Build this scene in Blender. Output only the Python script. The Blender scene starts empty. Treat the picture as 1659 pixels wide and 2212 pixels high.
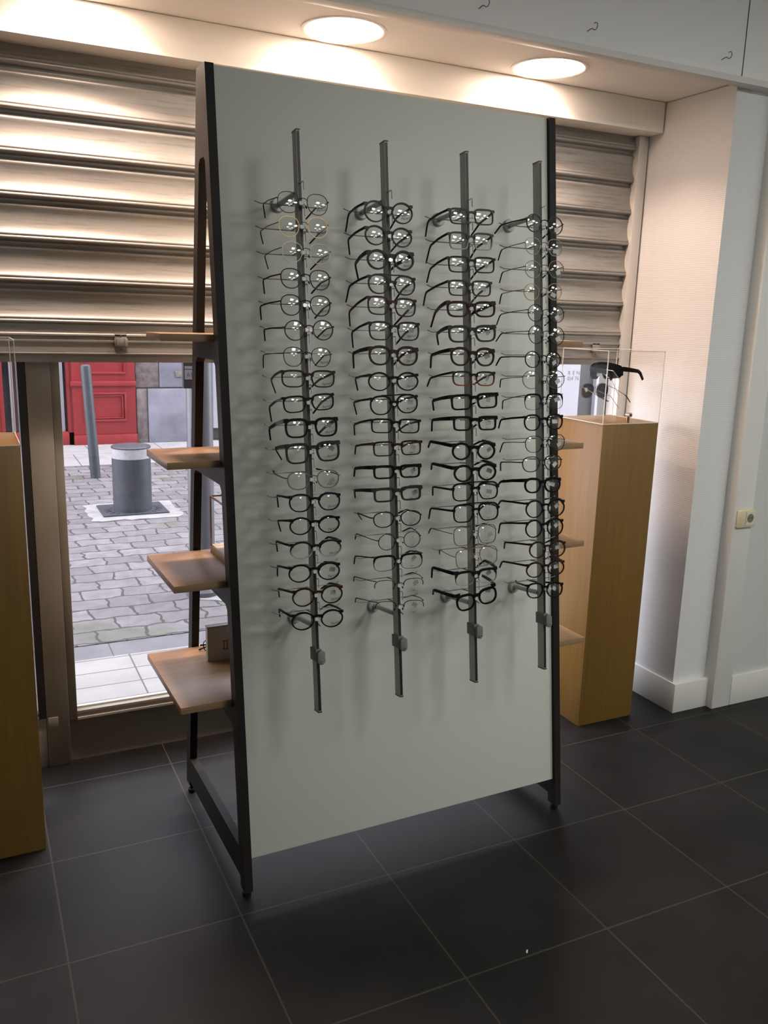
import bpy, bmesh, math, random
from mathutils import Matrix, Vector, Euler
random.seed(7)
R = math.radians
scene = bpy.context.scene
COL = scene.collection

# ------------------------------------------------------------------ camera, world, exposure
CAM_R = ((0.901491, -0.43189, 0.028021), (0.069494, 0.208352, 0.975582), (0.427182, 0.877531, -0.217841))
CAM_H = 1.6137
FPX = 1858.97
cam_data = bpy.data.cameras.new('camera')
cam_data.sensor_fit = 'VERTICAL'
cam_data.sensor_height = 36.0
cam_data.lens = FPX * 36.0 / 2212.0
cam_data.clip_start = 0.05
cam_data.clip_end = 200
cam = bpy.data.objects.new('camera', cam_data)
COL.objects.link(cam)
r_, u_, f_ = (Vector(v) for v in CAM_R)
M = Matrix.Identity(4)
for i in range(3):
    M[i][0], M[i][1], M[i][2] = r_[i], u_[i], -f_[i]
M[2][3] = CAM_H
cam.matrix_world = M
scene.camera = cam

SKY = 6.7            # overcast sky
BULB = 1320.0         # downlight bulbs in the window soffit
PANEL = 22.3         # ceiling panels of the shop
world = bpy.data.worlds.new('overcast_sky')
scene.world = world
world.use_nodes = True
bg = world.node_tree.nodes['Background']
bg.inputs[0].default_value = (0.90, 0.885, 1.0, 1)
bg.inputs[1].default_value = SKY
scene.view_settings.view_transform = 'Standard'
scene.view_settings.look = 'None'
scene.view_settings.exposure = 0.0
scene.view_settings.gamma = 1.0
scene.view_settings.use_curve_mapping = False
cy = scene.cycles
cy.use_denoising = True
try:
    cy.denoiser = 'OPENIMAGEDENOISE'
    cy.denoising_input_passes = 'RGB_ALBEDO_NORMAL'
    cy.denoising_prefilter = 'ACCURATE'
except Exception:
    pass
cy.max_bounces = 8
cy.diffuse_bounces = 5
cy.glossy_bounces = 4
cy.transmission_bounces = 6
cy.transparent_max_bounces = 48
cy.caustics_reflective = False
cy.caustics_refractive = False
cy.sample_clamp_indirect = 4.0
cy.use_light_tree = True

# ------------------------------------------------------------------ materials
def new_mat(name):
    m = bpy.data.materials.new(name)
    m.use_nodes = True
    return m, m.node_tree.nodes, m.node_tree.links, m.node_tree.nodes['Principled BSDF']

def mat(name, col, rough=0.5, metal=0.0, var=0.0, scale=8.0, stretch=(1, 1, 1), bump=0.0, bscale=60.0, spec=0.5, coat=0.0):
    m, n, l, b = new_mat(name)
    b.inputs['Base Color'].default_value = (*col, 1)
    b.inputs['Roughness'].default_value = rough
    b.inputs['Metallic'].default_value = metal
    b.inputs['Specular IOR Level'].default_value = spec
    if coat:
        b.inputs['Coat Weight'].default_value = coat
    if var or bump:
        tc = n.new('ShaderNodeTexCoord'); mp = n.new('ShaderNodeMapping')
        mp.inputs['Scale'].default_value = stretch
        l.new(tc.outputs['Object'], mp.inputs[0])
    if var:
        no = n.new('ShaderNodeTexNoise'); no.inputs['Scale'].default_value = scale; no.inputs['Detail'].default_value = 6
        l.new(mp.outputs[0], no.inputs[0])
        rp = n.new('ShaderNodeValToRGB')
        rp.color_ramp.elements[0].position = 0.3; rp.color_ramp.elements[1].position = 0.7
        rp.color_ramp.elements[0].color = (*[max(0, c * (1 - var)) for c in col], 1)
        rp.color_ramp.elements[1].color = (*[min(1, c * (1 + var)) for c in col], 1)
        l.new(no.outputs[0], rp.inputs[0]); l.new(rp.outputs[0], b.inputs['Base Color'])
    if bump:
        nb = n.new('ShaderNodeTexNoise'); nb.inputs['Scale'].default_value = bscale; nb.inputs['Detail'].default_value = 4
        l.new(mp.outputs[0], nb.inputs[0])
        bp = n.new('ShaderNodeBump'); bp.inputs['Strength'].default_value = bump; bp.inputs['Distance'].default_value = 0.01
        l.new(nb.outputs[0], bp.inputs['Height']); l.new(bp.outputs[0], b.inputs['Normal'])
    return m

def emit(name, col, s):
    m, n, l, b = new_mat(name)
    n.remove(b)
    e = n.new('ShaderNodeEmission'); e.inputs[0].default_value = (*col, 1); e.inputs[1].default_value = s
    l.new(e.outputs[0], n['Material Output'].inputs[0])
    return m

def thin_glass(name, tint=(1, 1, 1), refl=1.0, ior=1.5, rough=0.0):
    m, n, l, b = new_mat(name)
    n.remove(b)
    t = n.new('ShaderNodeBsdfTransparent'); t.inputs[0].default_value = (*tint, 1)
    g = n.new('ShaderNodeBsdfGlossy'); g.inputs['Roughness'].default_value = rough
    f0 = ((ior - 1) / (ior + 1)) ** 2
    ge = n.new('ShaderNodeNewGeometry')
    dt = n.new('ShaderNodeVectorMath'); dt.operation = 'DOT_PRODUCT'
    l.new(ge.outputs['Normal'], dt.inputs[0]); l.new(ge.outputs['Incoming'], dt.inputs[1])
    def math_node(op, a=None, b=None, va=None, vb=None):
        q = n.new('ShaderNodeMath'); q.operation = op
        if a is not None: l.new(a, q.inputs[0])
        if b is not None: l.new(b, q.inputs[1])
        if va is not None: q.inputs[0].default_value = va
        if vb is not None: q.inputs[1].default_value = vb
        return q.outputs[0]
    ab = math_node('ABSOLUTE', dt.outputs['Value'])
    om = math_node('SUBTRACT', None, ab, va=1.0)
    pw = math_node('POWER', om, None, vb=5.0)
    sc = math_node('MULTIPLY', pw, None, vb=(1 - f0) * refl)
    fr = math_node('ADD', sc, None, vb=f0 * refl)
    mx = n.new('ShaderNodeMixShader')
    l.new(fr, mx.inputs[0])
    l.new(t.outputs[0], mx.inputs[1]); l.new(g.outputs[0], mx.inputs[2])
    l.new(mx.outputs[0], n['Material Output'].inputs[0])
    return m

def wood(name, c0, c1, rough=0.42, axis='X'):
    m, n, l, b = new_mat(name)
    tc = n.new('ShaderNodeTexCoord'); mp = n.new('ShaderNodeMapping')
    mp.inputs['Scale'].default_value = {'X': (1.2, 22, 22), 'Z': (22, 22, 1.2)}[axis]
    no = n.new('ShaderNodeTexNoise'); no.inputs['Scale'].default_value = 3.0; no.inputs['Detail'].default_value = 8; no.inputs['Roughness'].default_value = 0.65
    rp = n.new('ShaderNodeValToRGB')
    rp.color_ramp.elements[0].position = 0.32; rp.color_ramp.elements[1].position = 0.68
    rp.color_ramp.elements[0].color = (*c0, 1); rp.color_ramp.elements[1].color = (*c1, 1)
    l.new(tc.outputs['Object'], mp.inputs[0]); l.new(mp.outputs[0], no.inputs[0]); l.new(no.outputs[0], rp.inputs[0])
    l.new(rp.outputs[0], b.inputs['Base Color'])
    b.inputs['Roughness'].default_value = rough
    return m

def ribbed_wall(name, col):
    m, n, l, b = new_mat(name)
    b.inputs['Base Color'].default_value = (*col, 1); b.inputs['Roughness'].default_value = 0.75
    tc = n.new('ShaderNodeTexCoord')
    w = n.new('ShaderNodeTexWave'); w.wave_type = 'BANDS'; w.bands_direction = 'Z'
    w.inputs['Scale'].default_value = 42; w.inputs['Distortion'].default_value = 1.2; w.inputs['Detail'].default_value = 2
    l.new(tc.outputs['Object'], w.inputs[0])
    bp = n.new('ShaderNodeBump'); bp.inputs['Strength'].default_value = 0.12; bp.inputs['Distance'].default_value = 0.004
    l.new(w.outputs[1], bp.inputs['Height']); l.new(bp.outputs[0], b.inputs['Normal'])
    return m

def tiles(name, ox, oy, tw, th, mortar, c_lo, c_hi, c_mortar, rough=(0.4, 0.6), offset=0.0, nscale=3.0, distort=0.0, bump=0.25, tone=0.0, rot=0.0, spec=0.5, moss=None):
    m, n, l, b = new_mat(name)
    tc = n.new('ShaderNodeTexCoord'); mp = n.new('ShaderNodeMapping')
    mp.inputs['Location'].default_value = (ox, oy, 0)
    mp.inputs['Rotation'].default_value = (0, 0, rot)
    l.new(tc.outputs['Object'], mp.inputs[0])
    vec = mp.outputs[0]
    if distort:
        dn = n.new('ShaderNodeTexNoise'); dn.inputs['Scale'].default_value = 9; dn.inputs['Detail'].default_value = 2
        l.new(mp.outputs[0], dn.inputs[0])
        sb = n.new('ShaderNodeVectorMath'); sb.operation = 'SUBTRACT'; sb.inputs[1].default_value = (.5, .5, .5)
        sc = n.new('ShaderNodeVectorMath'); sc.operation = 'SCALE'; sc.inputs['Scale'].default_value = distort
        ad = n.new('ShaderNodeVectorMath'); ad.operation = 'ADD'
        l.new(dn.outputs['Color'], sb.inputs[0]); l.new(sb.outputs[0], sc.inputs[0])
        l.new(mp.outputs[0], ad.inputs[0]); l.new(sc.outputs[0], ad.inputs[1])
        vec = ad.outputs[0]
    br = n.new('ShaderNodeTexBrick')
    br.offset = offset; br.offset_frequency = 2; br.squash = 1.0
    br.inputs['Scale'].default_value = 1.0
    br.inputs['Brick Width'].default_value = tw; br.inputs['Row Height'].default_value = th
    br.inputs['Mortar Size'].default_value = mortar; br.inputs['Mortar Smooth'].default_value = 0.2
    br.inputs['Bias'].default_value = 0.0
    br.inputs['Color1'].default_value = (1 - tone, 1 - tone, 1 - tone, 1); br.inputs['Color2'].default_value = (1, 1, 1, 1)
    br.inputs['Mortar'].default_value = (1, 1, 1, 1)
    l.new(vec, br.inputs[0])
    no = n.new('ShaderNodeTexNoise'); no.inputs['Scale'].default_value = nscale; no.inputs['Detail'].default_value = 8; no.inputs['Roughness'].default_value = 0.62
    l.new(tc.outputs['Object'], no.inputs[0])
    rp = n.new('ShaderNodeValToRGB'); rp.color_ramp.elements[0].position = 0.3; rp.color_ramp.elements[1].position = 0.7
    rp.color_ramp.elements[0].color = (*c_lo, 1); rp.color_ramp.elements[1].color = (*c_hi, 1)
    l.new(no.outputs[0], rp.inputs[0])
    mm = n.new('ShaderNodeMix'); mm.data_type = 'RGBA'; mm.blend_type = 'MULTIPLY'; mm.inputs[0].default_value = 1
    l.new(rp.outputs[0], mm.inputs[6]); l.new(br.outputs['Color'], mm.inputs[7])
    base = mm.outputs[2]
    if moss:
        mn = n.new('ShaderNodeTexNoise'); mn.inputs['Scale'].default_value = 1.3; mn.inputs['Detail'].default_value = 7
        l.new(tc.outputs['Object'], mn.inputs[0])
        mr = n.new('ShaderNodeValToRGB'); mr.color_ramp.elements[0].position = 0.56; mr.color_ramp.elements[1].position = 0.72
        mr.color_ramp.elements[0].color = (0, 0, 0, 1); mr.color_ramp.elements[1].color = (.6, .6, .6, 1)
        l.new(mn.outputs[0], mr.inputs[0])
        mo = n.new('ShaderNodeMix'); mo.data_type = 'RGBA'; mo.inputs[7].default_value = (*moss, 1)
        l.new(mr.outputs[0], mo.inputs[0]); l.new(base, mo.inputs[6])
        base = mo.outputs[2]
    mx = n.new('ShaderNodeMix'); mx.data_type = 'RGBA'; mx.inputs[7].default_value = (*c_mortar, 1)
    l.new(br.outputs['Fac'], mx.inputs[0]); l.new(base, mx.inputs[6])
    l.new(mx.outputs[2], b.inputs['Base Color'])
    mr2 = n.new('ShaderNodeMapRange'); mr2.inputs[3].default_value = rough[0]; mr2.inputs[4].default_value = rough[1]
    l.new(no.outputs[0], mr2.inputs[0]); l.new(mr2.outputs[0], b.inputs['Roughness'])
    b.inputs['Specular IOR Level'].default_value = spec
    if bump:
        ml = n.new('ShaderNodeMath'); ml.operation = 'MULTIPLY_ADD'; ml.inputs[1].default_value = -1.5
        l.new(br.outputs['Fac'], ml.inputs[0]); l.new(no.outputs[0], ml.inputs[2])
        bp = n.new('ShaderNodeBump'); bp.inputs['Strength'].default_value = bump; bp.inputs['Distance'].default_value = 0.004
        l.new(ml.outputs[0], bp.inputs['Height']); l.new(bp.outputs[0], b.inputs['Normal'])
    return m

def gradient_z(name, c_lo, c_hi, z0, z1, rough=0.3, alpha_lo=1.0):
    m, n, l, b = new_mat(name)
    tc = n.new('ShaderNodeTexCoord'); sp = n.new('ShaderNodeSeparateXYZ')
    l.new(tc.outputs['Object'], sp.inputs[0])
    mr = n.new('ShaderNodeMapRange'); mr.inputs[1].default_value = z0; mr.inputs[2].default_value = z1
    l.new(sp.outputs[2], mr.inputs[0])
    mx = n.new('ShaderNodeMix'); mx.data_type = 'RGBA'
    mx.inputs[6].default_value = (*c_lo, 1); mx.inputs[7].default_value = (*c_hi, 1)
    l.new(mr.outputs[0], mx.inputs[0]); l.new(mx.outputs[2], b.inputs['Base Color'])
    b.inputs['Roughness'].default_value = rough
    b.inputs['Specular IOR Level'].default_value = .18
    if alpha_lo < 1:
        ma = n.new('ShaderNodeMapRange'); ma.inputs[1].default_value = z0; ma.inputs[2].default_value = z1; ma.inputs[3].default_value = alpha_lo
        l.new(sp.outputs[2], ma.inputs[0]); l.new(ma.outputs[0], b.inputs['Alpha'])
    return m

def galvanised(name, col):
    m, n, l, b = new_mat(name)
    tc = n.new('ShaderNodeTexCoord'); mp = n.new('ShaderNodeMapping'); mp.inputs['Scale'].default_value = (1.5, 30, 30)
    l.new(tc.outputs['Object'], mp.inputs[0])
    no = n.new('ShaderNodeTexNoise'); no.inputs['Scale'].default_value = 3; no.inputs['Detail'].default_value = 7; no.inputs['Roughness'].default_value = .7
    l.new(mp.outputs[0], no.inputs[0])
    rp = n.new('ShaderNodeValToRGB'); rp.color_ramp.elements[0].position = 0.28; rp.color_ramp.elements[1].position = 0.5
    rp.color_ramp.elements[0].color = (*[c * .55 for c in col], 1); rp.color_ramp.elements[1].color = (*col, 1)
    l.new(no.outputs[0], rp.inputs[0]); l.new(rp.outputs[0], b.inputs['Base Color'])
    b.inputs['Metallic'].default_value = 0.55
    mr = n.new('ShaderNodeMapRange'); mr.inputs[3].default_value = 0.54; mr.inputs[4].default_value = 0.38
    l.new(no.outputs[0], mr.inputs[0]); l.new(mr.outputs[0], b.inputs['Roughness'])
    return m

M_ = {}
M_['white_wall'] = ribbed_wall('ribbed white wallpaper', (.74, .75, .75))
M_['shaded_wall'] = ribbed_wall('shaded white wallpaper', (.60, .61, .60))  # darker copy of the white wall, shade on the right wall put into colour
M_['white_paint'] = mat('white gloss paint', (.74, .74, .71), .45, var=.03, scale=3)
M_['soffit'] = mat('soffit paint', (.90, .87, .83), .6)
M_['header'] = mat('cream header board', (.88, .86, .80), .5)
M_['fascia'] = mat('pale grey fascia board', (.88, .88, .88), .6, bump=.03)
M_['ceiling'] = mat('ceiling paint', (.75, .75, .73), .8)
M_['shopwall'] = mat('shop wall paint', (.45, .45, .43), .8)
M_['floor'] = tiles('slate floor tiles', 0.318 + .0, -2.921 + .0, .45, .45, .0028, (.0045, .0043, .0042), (.0165, .0160, .0170), (.040, .038, .034), (.40, .58), nscale=3.2, bump=.12, tone=.12, spec=.22)
M_['panel'] = mat('grey white laminate', (.70, .715, .66), .42)
M_['blackmetal'] = mat('black powder coated steel', (.021, .018, .016), .5, spec=.14)
M_['shelf'] = wood('shelf oak veneer', (.28, .172, .094), (.34, .22, .125), .38, 'X')
M_['plinth'] = wood('plinth oak veneer', (.185, .100, .021), (.22, .126, .029), .42, 'Z')
M_['alu'] = mat('brushed grey rod', (.36, .35, .33), .42, .3)
M_['disc'] = mat('pale grey standoff', (.46, .46, .45), .35)
M_['slot'] = mat('black slot', (.008, .008, .008), .5)
M_['cap'] = mat('dark end cap', (.045, .045, .045), .5)
M_['greyplastic'] = mat('grey lock plastic', (.16, .175, .175), .5)
M_['wire'] = mat('grey steel wire', (.22, .22, .20), .35, .6)
M_['chrome'] = mat('chrome', (.72, .72, .72), .2, .75)
M_['clearplastic'] = mat('clear rest plastic', (.62, .63, .62), .12, spec=.8)
M_['steel'] = galvanised('galvanised steel', (.285, .278, .265))
M_['frame'] = mat('grey brown window frame', (.26, .25, .225), .5, var=.05, scale=3)
M_['frame_light'] = mat('aluminium bead', (.62, .61, .58), .4, .3)
M_['base_panel'] = mat('grey base panel', (.27, .265, .25), .5, var=.08, scale=4)
M_['gasket'] = mat('black gasket', (.012, .012, .014), .5)
M_['glass'] = thin_glass('window glass', (.97, .985, .98), .5)
M_['acrylic'] = thin_glass('acrylic', (.985, .98, .975), .10, 1.45)
M_['acrylic_edge'] = mat('acrylic edge', (.80, .77, .73), .2, spec=.8)
M_['lens'] = thin_glass('demo lens', (.985, .99, .985), 1.0, 1.5)
M_['dark_lens'] = mat('dark sunglass lens', (.005, .006, .009), .16, spec=.3)
M_['print'] = mat('lens print ink', (.015, .015, .02), .6)
M_['tag'] = mat('price tag', (.66, .66, .66), .45)
M_['tagclear'] = mat('clear price tag', (.36, .37, .36), .4)
M_['rose'] = mat('rose gold wire', (.32, .17, .11), .35, .7)
M_['beige'] = mat('beige display pad', (.66, .58, .48), .7)
M_['box'] = mat('taupe display box', (.34, .31, .25), .5)
M_['boxtop'] = mat('grey box edge', (.17, .17, .17), .4)
M_['boxlogo'] = mat('brown engraved letter', (.10, .05, .03), .5)
M_['cream'] = mat('yellowed socket plastic', (.66, .60, .40), .4)
M_['creaminner'] = mat('pale socket insert', (.68, .68, .58), .4)
M_['dark'] = mat('dark recess', (.02, .02, .02), .6)
M_['brass'] = mat('lock barrel metal', (.42, .36, .28), .25, 1.0)
M_['gold'] = mat('pale gold wire', (.80, .62, .36), .25, 1.0)
# eyeglass frame materials
F_ = {
 'blk': mat('glossy black frame', (.005, .005, .005), .28, spec=.12),
 'brn': mat('dark brown frame', (.026, .013, .008), .32, spec=.13),
 'tort': mat('tortoise frame', (.030, .011, .005), .3, var=.95, scale=70, spec=.13),
 'gold': mat('gold wire frame', (.24, .165, .085), .35, .8),
 'gun': mat('gunmetal wire frame', (.12, .11, .09), .3, 1.0),
 'char': mat('charcoal frame', (.026, .024, .022), .4, spec=.15),
 'clr': mat('smoky grey frame', (.105, .112, .10), .3),
 'navy': mat('navy frame', (.005, .006, .016), .3, spec=.14),
 'red': mat('dark red frame', (.034, .005, .004), .3, var=.8, scale=60, spec=.13),
 'olive': mat('dark olive frame', (.018, .015, .008), .3, spec=.14),
 'fade': gradient_z('black to clear frame', (.34, .34, .32), (.008, .008, .008), -.014, .004),
 'fader': gradient_z('black to red frame', (.20, .028, .012), (.010, .008, .007), -.012, .006),
}
TIP = mat('black temple tip', (.006, .006, .006), .35, spec=.15)
# street
M_['cobble'] = tiles('street pavers', .07, -4.25, .235, .175, .008, (.1395, .1265, .1298), (.2336, .2174, .2238), (.0486, .0454, .0441), (.55, .8), offset=.5, nscale=9, distort=.07, bump=.7, tone=.3, moss=(.0909, .1103, .0454))
M_['pavement'] = tiles('pale pavement slabs', -.02, -3.10, .30, .155, .004, (.2856, .2693, .2596), (.3634, .3440, .3310), (.1103, .1038, .0974), (.6, .8), offset=0.0, nscale=5, bump=.3, tone=.06)
M_['farpave'] = tiles('far pavement slabs', 0, -9.55, .42, .80, .008, (.2726, .2596, .2596), (.3570, .3440, .3375), (.1298, .1233, .1168), (.6, .8), offset=.5, nscale=4, bump=.3, tone=.08)
M_['gutter'] = tiles('gutter strip', -.55, -4.05, .9, .4, .003, (.1298, .1265, .1363), (.1947, .1882, .2012), (.0649, .0649, .0649), (.4, .6), nscale=6, bump=.3)
M_['concrete'] = mat('fresh concrete collar', (.30, .29, .285), .8, var=.15, scale=12, bump=.4, bscale=30)
M_['redpaint'] = mat('red shopfront paint', (.2142, .0195, .0208), .38, var=.06, scale=3)
M_['reddark'] = mat('red shopfront frame', (.1752, .0156, .0175), .4)
M_['shopglass'] = mat('dark shop glass', (.0228, .0246, .0324), .12)
M_['palestrip'] = mat('pale window upright', (.2726, .2791, .2985), .5)
M_['stone'] = mat('pale rendered stone', (.1719, .1674, .2012), .85, var=.22, scale=4, bump=.5, bscale=14)
M_['stonebrown'] = mat('rough brown stone', (.1298, .1071, .1038), .9, var=.4, scale=9, bump=.9, bscale=25)
M_['facade'] = mat('rendered facade', (.2466, .2272, .2207), .9, var=.15, scale=2)
M_['bollard'] = mat('slate blue bollard paint', (.0486, .0532, .0649), .45, var=.15, scale=14)
M_['bollardwhite'] = mat('white bollard band', (.4024, .3959, .4154), .5, var=.12, scale=20)
M_['plate'] = mat('cast iron plate', (.0649, .0681, .0811), .5, .2, var=.1, scale=20)
M_['postpaint'] = mat('grey blue post paint', (.1103, .1135, .1298), .35)
M_['whitesign'] = mat('white sign', (.2985, .2985, .3245), .5)
M_['ink'] = mat('grey sign letters', (.0649, .0649, .0844), .5)
M_['greenglass'] = mat('pale green shop glass', (.1298, .1623, .1623), .12)
M_['brownwall'] = mat('purple brown wall', (.0974, .0681, .0714), .8, var=.1, scale=6)
M_['darkdoor'] = mat('dark doorway', (.0292, .0260, .0279), .5)
M_['palecol'] = mat('pale pilaster', (.3570, .3570, .4024), .7)

# ------------------------------------------------------------------ mesh helpers
class MB:
    def __init__(self):
        self.v = []; self.f = []; self.m = []; self.mi = 0
    def add(self, vs, fs):
        o = len(self.v); self.v += [tuple(p) for p in vs]
        self.f += [tuple(i + o for i in q) for q in fs]; self.m += [self.mi] * len(fs)
        return self
    def box(self, x0, x1, y0, y1, z0, z1):
        vs = [(x0, y0, z0), (x1, y0, z0), (x1, y1, z0), (x0, y1, z0), (x0, y0, z1), (x1, y0, z1), (x1, y1, z1), (x0, y1, z1)]
        return self.add(vs, [(0, 3, 2, 1), (4, 5, 6, 7), (0, 1, 5, 4), (1, 2, 6, 5), (2, 3, 7, 6), (3, 0, 4, 7)])
    def prism(self, poly, to3, a, b):
        """poly (list of 2d) extruded between a and b; to3(p, t) -> 3d"""
        n = len(poly)
        vs = [to3(p, a) for p in poly] + [to3(p, b) for p in poly]
        fs = [tuple(range(n))[::-1], tuple(range(n, 2 * n))] + [(i, (i + 1) % n, n + (i + 1) % n, n + i) for i in range(n)]
        return self.add(vs, fs)
    def tube(self, path, r, seg=8, closed=False, caps=True):
        path = [Vector(p) for p in path]; n = len(path)
        rr = r if isinstance(r, (list, tuple)) else [r] * n
        vs = []; prev = None
        for i, p in enumerate(path):
            if closed: t = path[(i + 1) % n] - path[i - 1]
            else: t = path[min(i + 1, n - 1)] - path[max(i - 1, 0)]
            t.normalize()
            if prev is None:
                a = Vector((0, 0, 1)) if abs(t.z) < .9 else Vector((1, 0, 0))
            else: a = prev
            nx = (a - t * a.dot(t)).normalized(); prev = nx
            ny = t.cross(nx)
            for k in range(seg):
                an = 2 * math.pi * k / seg
                vs.append(p + nx * (math.cos(an) * rr[i]) + ny * (math.sin(an) * rr[i]))
        fs = []
        m = n if closed else n - 1
        for i in range(m):
            j = (i + 1) % n
            for k in range(seg):
                k2 = (k + 1) % seg
                fs.append((i * seg + k, i * seg + k2, j * seg + k2, j * seg + k))
        if caps and not closed:
            fs += [tuple(range(seg))[::-1], tuple(range((n - 1) * seg, n * seg))]
        return self.add(vs, fs)
    def sweep(self, path, sizes, side=Vector((1, 0, 0))):
        """rectangular section: width along side, height across"""
        path = [Vector(p) for p in path]; n = len(path); vs = []
        for i, p in enumerate(path):
            t = (path[min(i + 1, n - 1)] - path[max(i - 1, 0)]).normalized()
            s = (side - t * side.dot(t)).normalized(); u = s.cross(t)
            w, h = sizes[i]
            for a, b in ((-1, -1), (1, -1), (1, 1), (-1, 1)):
                vs.append(p + s * (a * w / 2) + u * (b * h / 2))
        fs = [(0, 1, 2, 3), tuple(range((n - 1) * 4, n * 4))[::-1]]
        for i in range(n - 1):
            for k in range(4):
                k2 = (k + 1) % 4
                fs.append((i * 4 + k, (i + 1) * 4 + k, (i + 1) * 4 + k2, i * 4 + k2))
        return self.add(vs, fs)
    def lathe(self, prof, seg=32, cx=0, cy=0, caps=True):
        vs = []
        for r, z in prof:
            for k in range(seg):
                a = 2 * math.pi * k / seg
                vs.append((cx + r * math.cos(a), cy + r * math.sin(a), z))
        fs = []
        for i in range(len(prof) - 1):
            for k in range(seg):
                k2 = (k + 1) % seg
                fs.append((i * seg + k, i * seg + k2, (i + 1) * seg + k2, (i + 1) * seg + k))
        if caps:
            fs += [tuple(range(seg))[::-1], tuple(range((len(prof) - 1) * seg, len(prof) * seg))]
        return self.add(vs, fs)
    def xf(self, mtx, start=0):
        self.v[start:] = [tuple(mtx @ Vector(p)) for p in self.v[start:]]
        return self
    def mesh(self, name, mats, bevel=0.0, smooth=True):
        me = bpy.data.meshes.new(name)
        me.from_pydata(self.v, [], self.f)
        mats = mats if isinstance(mats, (list, tuple)) else [mats]
        for m in mats: me.materials.append(m)
        me.polygons.foreach_set('material_index', self.m)
        bm = bmesh.new(); bm.from_mesh(me)
        bmesh.ops.recalc_face_normals(bm, faces=bm.faces)
        if bevel:
            ed = [e for e in bm.edges if len(e.link_faces) == 2 and e.calc_face_angle(0) > R(30)]
            bmesh.ops.bevel(bm, geom=ed, offset=bevel, segments=2, profile=.5, affect='EDGES', clamp_overlap=True)
        bm.to_mesh(me); bm.free()
        if smooth:
            me.polygons.foreach_set('use_smooth', [True] * len(me.polygons))
            me.set_sharp_from_angle(angle=R(38))
        return me
    def build(self, name, mats, parent=None, bevel=0.0, smooth=True, loc=(0, 0, 0), rot=(0, 0, 0)):
        o = bpy.data.objects.new(name, self.mesh(name, mats, bevel, smooth))
        COL.objects.link(o)
        o.location = loc; o.rotation_euler = rot
        if parent: o.parent = parent
        return o

def tag(o, label, cat, group=None, kind=None):
    if label: o['label'] = label
    if cat: o['category'] = cat
    if group: o['group'] = group
    if kind: o['kind'] = kind
    return o

def thing(name, label, cat, loc=(0, 0, 0), rot=(0, 0, 0), group=None, matrix=None, kind=None):
    o = bpy.data.objects.new(name, None); COL.objects.link(o)
    o.empty_display_size = .05
    if matrix is not None: o.matrix_world = matrix
    else:
        o.location = loc; o.rotation_euler = rot
    return tag(o, label, cat, group, kind)

def struct(name, mb, m, parent=None, bevel=0.0):
    o = mb.build(name, m, parent, bevel)
    if parent is None: o['kind'] = 'structure'
    return o

def text_mesh(body, size, shear=0.0, name='print', extrude=0.0):
    cu = bpy.data.curves.new(name, 'FONT')
    cu.body = body; cu.size = size; cu.shear = shear; cu.align_x = 'CENTER'; cu.align_y = 'CENTER'
    cu.resolution_u = 2; cu.extrude = extrude
    ob = bpy.data.objects.new(name, cu); COL.objects.link(ob)
    dg = bpy.context.evaluated_depsgraph_get()
    me = bpy.data.meshes.new_from_object(ob.evaluated_get(dg))
    bpy.data.objects.remove(ob); bpy.data.curves.remove(cu)
    me.name = name
    return me

def place_text(me, name, m, parent, loc, rot):
    if not me.materials: me.materials.append(m)
    o = bpy.data.objects.new(name, me); COL.objects.link(o)
    o.parent = parent; o.location = loc; o.rotation_euler = rot
    return o

# ------------------------------------------------------------------ the room
XL, XR, YB = -2.2, 4.6, -4.0
struct('floor', MB().box(XL - .1, XR + .1, YB - .1, 3.10, -.06, 0), M_['floor'])
struct('ceiling', MB().box(XL - .1, XR + .1, YB - .1, 2.505, 3.0, 3.1), M_['ceiling'])
struct('wall_left', MB().box(XL - .1, XL, YB, 3.1, 0, 3.0), M_['shopwall'])
struct('wall_right', MB().box(XR, XR + .1, YB, 3.1, 0, 3.0), M_['shopwall'])
struct('wall_back', MB().box(XL - .1, XR + .1, YB - .1, YB, 0, 3.0), M_['shopwall'])
struct('wall_pillar', MB().box(2.643, 2.83, 2.552, 3.125, 0, 2.5035), M_['white_wall'])
struct('wall_window_right', MB().box(2.93, XR + .1, 2.506, 3.125, 0, 2.62), M_['shaded_wall'])
struct('wall_window_left', MB().box(XL - .1, -.74, 3.065, 3.35, 0, 2.38).box(XL - .1, -1.275, 2.92, 3.065, 0, 2.5), M_['white_wall'])
struct('wall_street_front', MB().box(XL - .1, XR + 4, 3.105, 3.35, 2.385, 7.0), M_['facade'])
struct('wall_street_right', MB().box(XR + .1, XR + 4, 3.10, 3.125, 0, 2.40), M_['facade'])
struct('wall_street_left', MB().box(-7, XL - .1, 3.10, 3.35, 0, 7.0), M_['facade'])
struct('trim_1', MB().box(2.825, 2.93, 2.494, 3.12, 0, 2.486), M_['white_paint'], bevel=.002)        # flat jamb right of the pillar
struct('trim_2', MB().box(-1.27, 2.634, 2.912, 3.104, 2.388, 2.5045), M_['header'], bevel=.002)       # header over the shutter
struct('trim_3', MB().box(XL, XR, 2.503, 2.525, 2.509, 3.0), M_['fascia'])                            # fascia board
struct('trim_4', MB().box(XL, XR, 2.497, 2.546, 2.487, 2.509), M_['white_paint'], bevel=.002)        # moulding under the fascia
struct('trim_5', MB().box(2.606, 2.6085, 2.501, 2.504, 2.509, 3.0), M_['cap'])                        # board joint
b_ = MB().prism([(2.634, 2.528), (2.829, 2.528), (2.829, 2.552), (2.643, 2.552), (2.643, 3.06), (2.634, 3.06)], lambda p, t: (p[0], p[1], t), 0, .131)
struct('baseboard_pillar', b_, M_['white_paint'], bevel=.0015)
struct('baseboard_right', MB().box(2.932, XR, 2.494, 2.506, 0, .135), M_['white_paint'], bevel=.0015)
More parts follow.
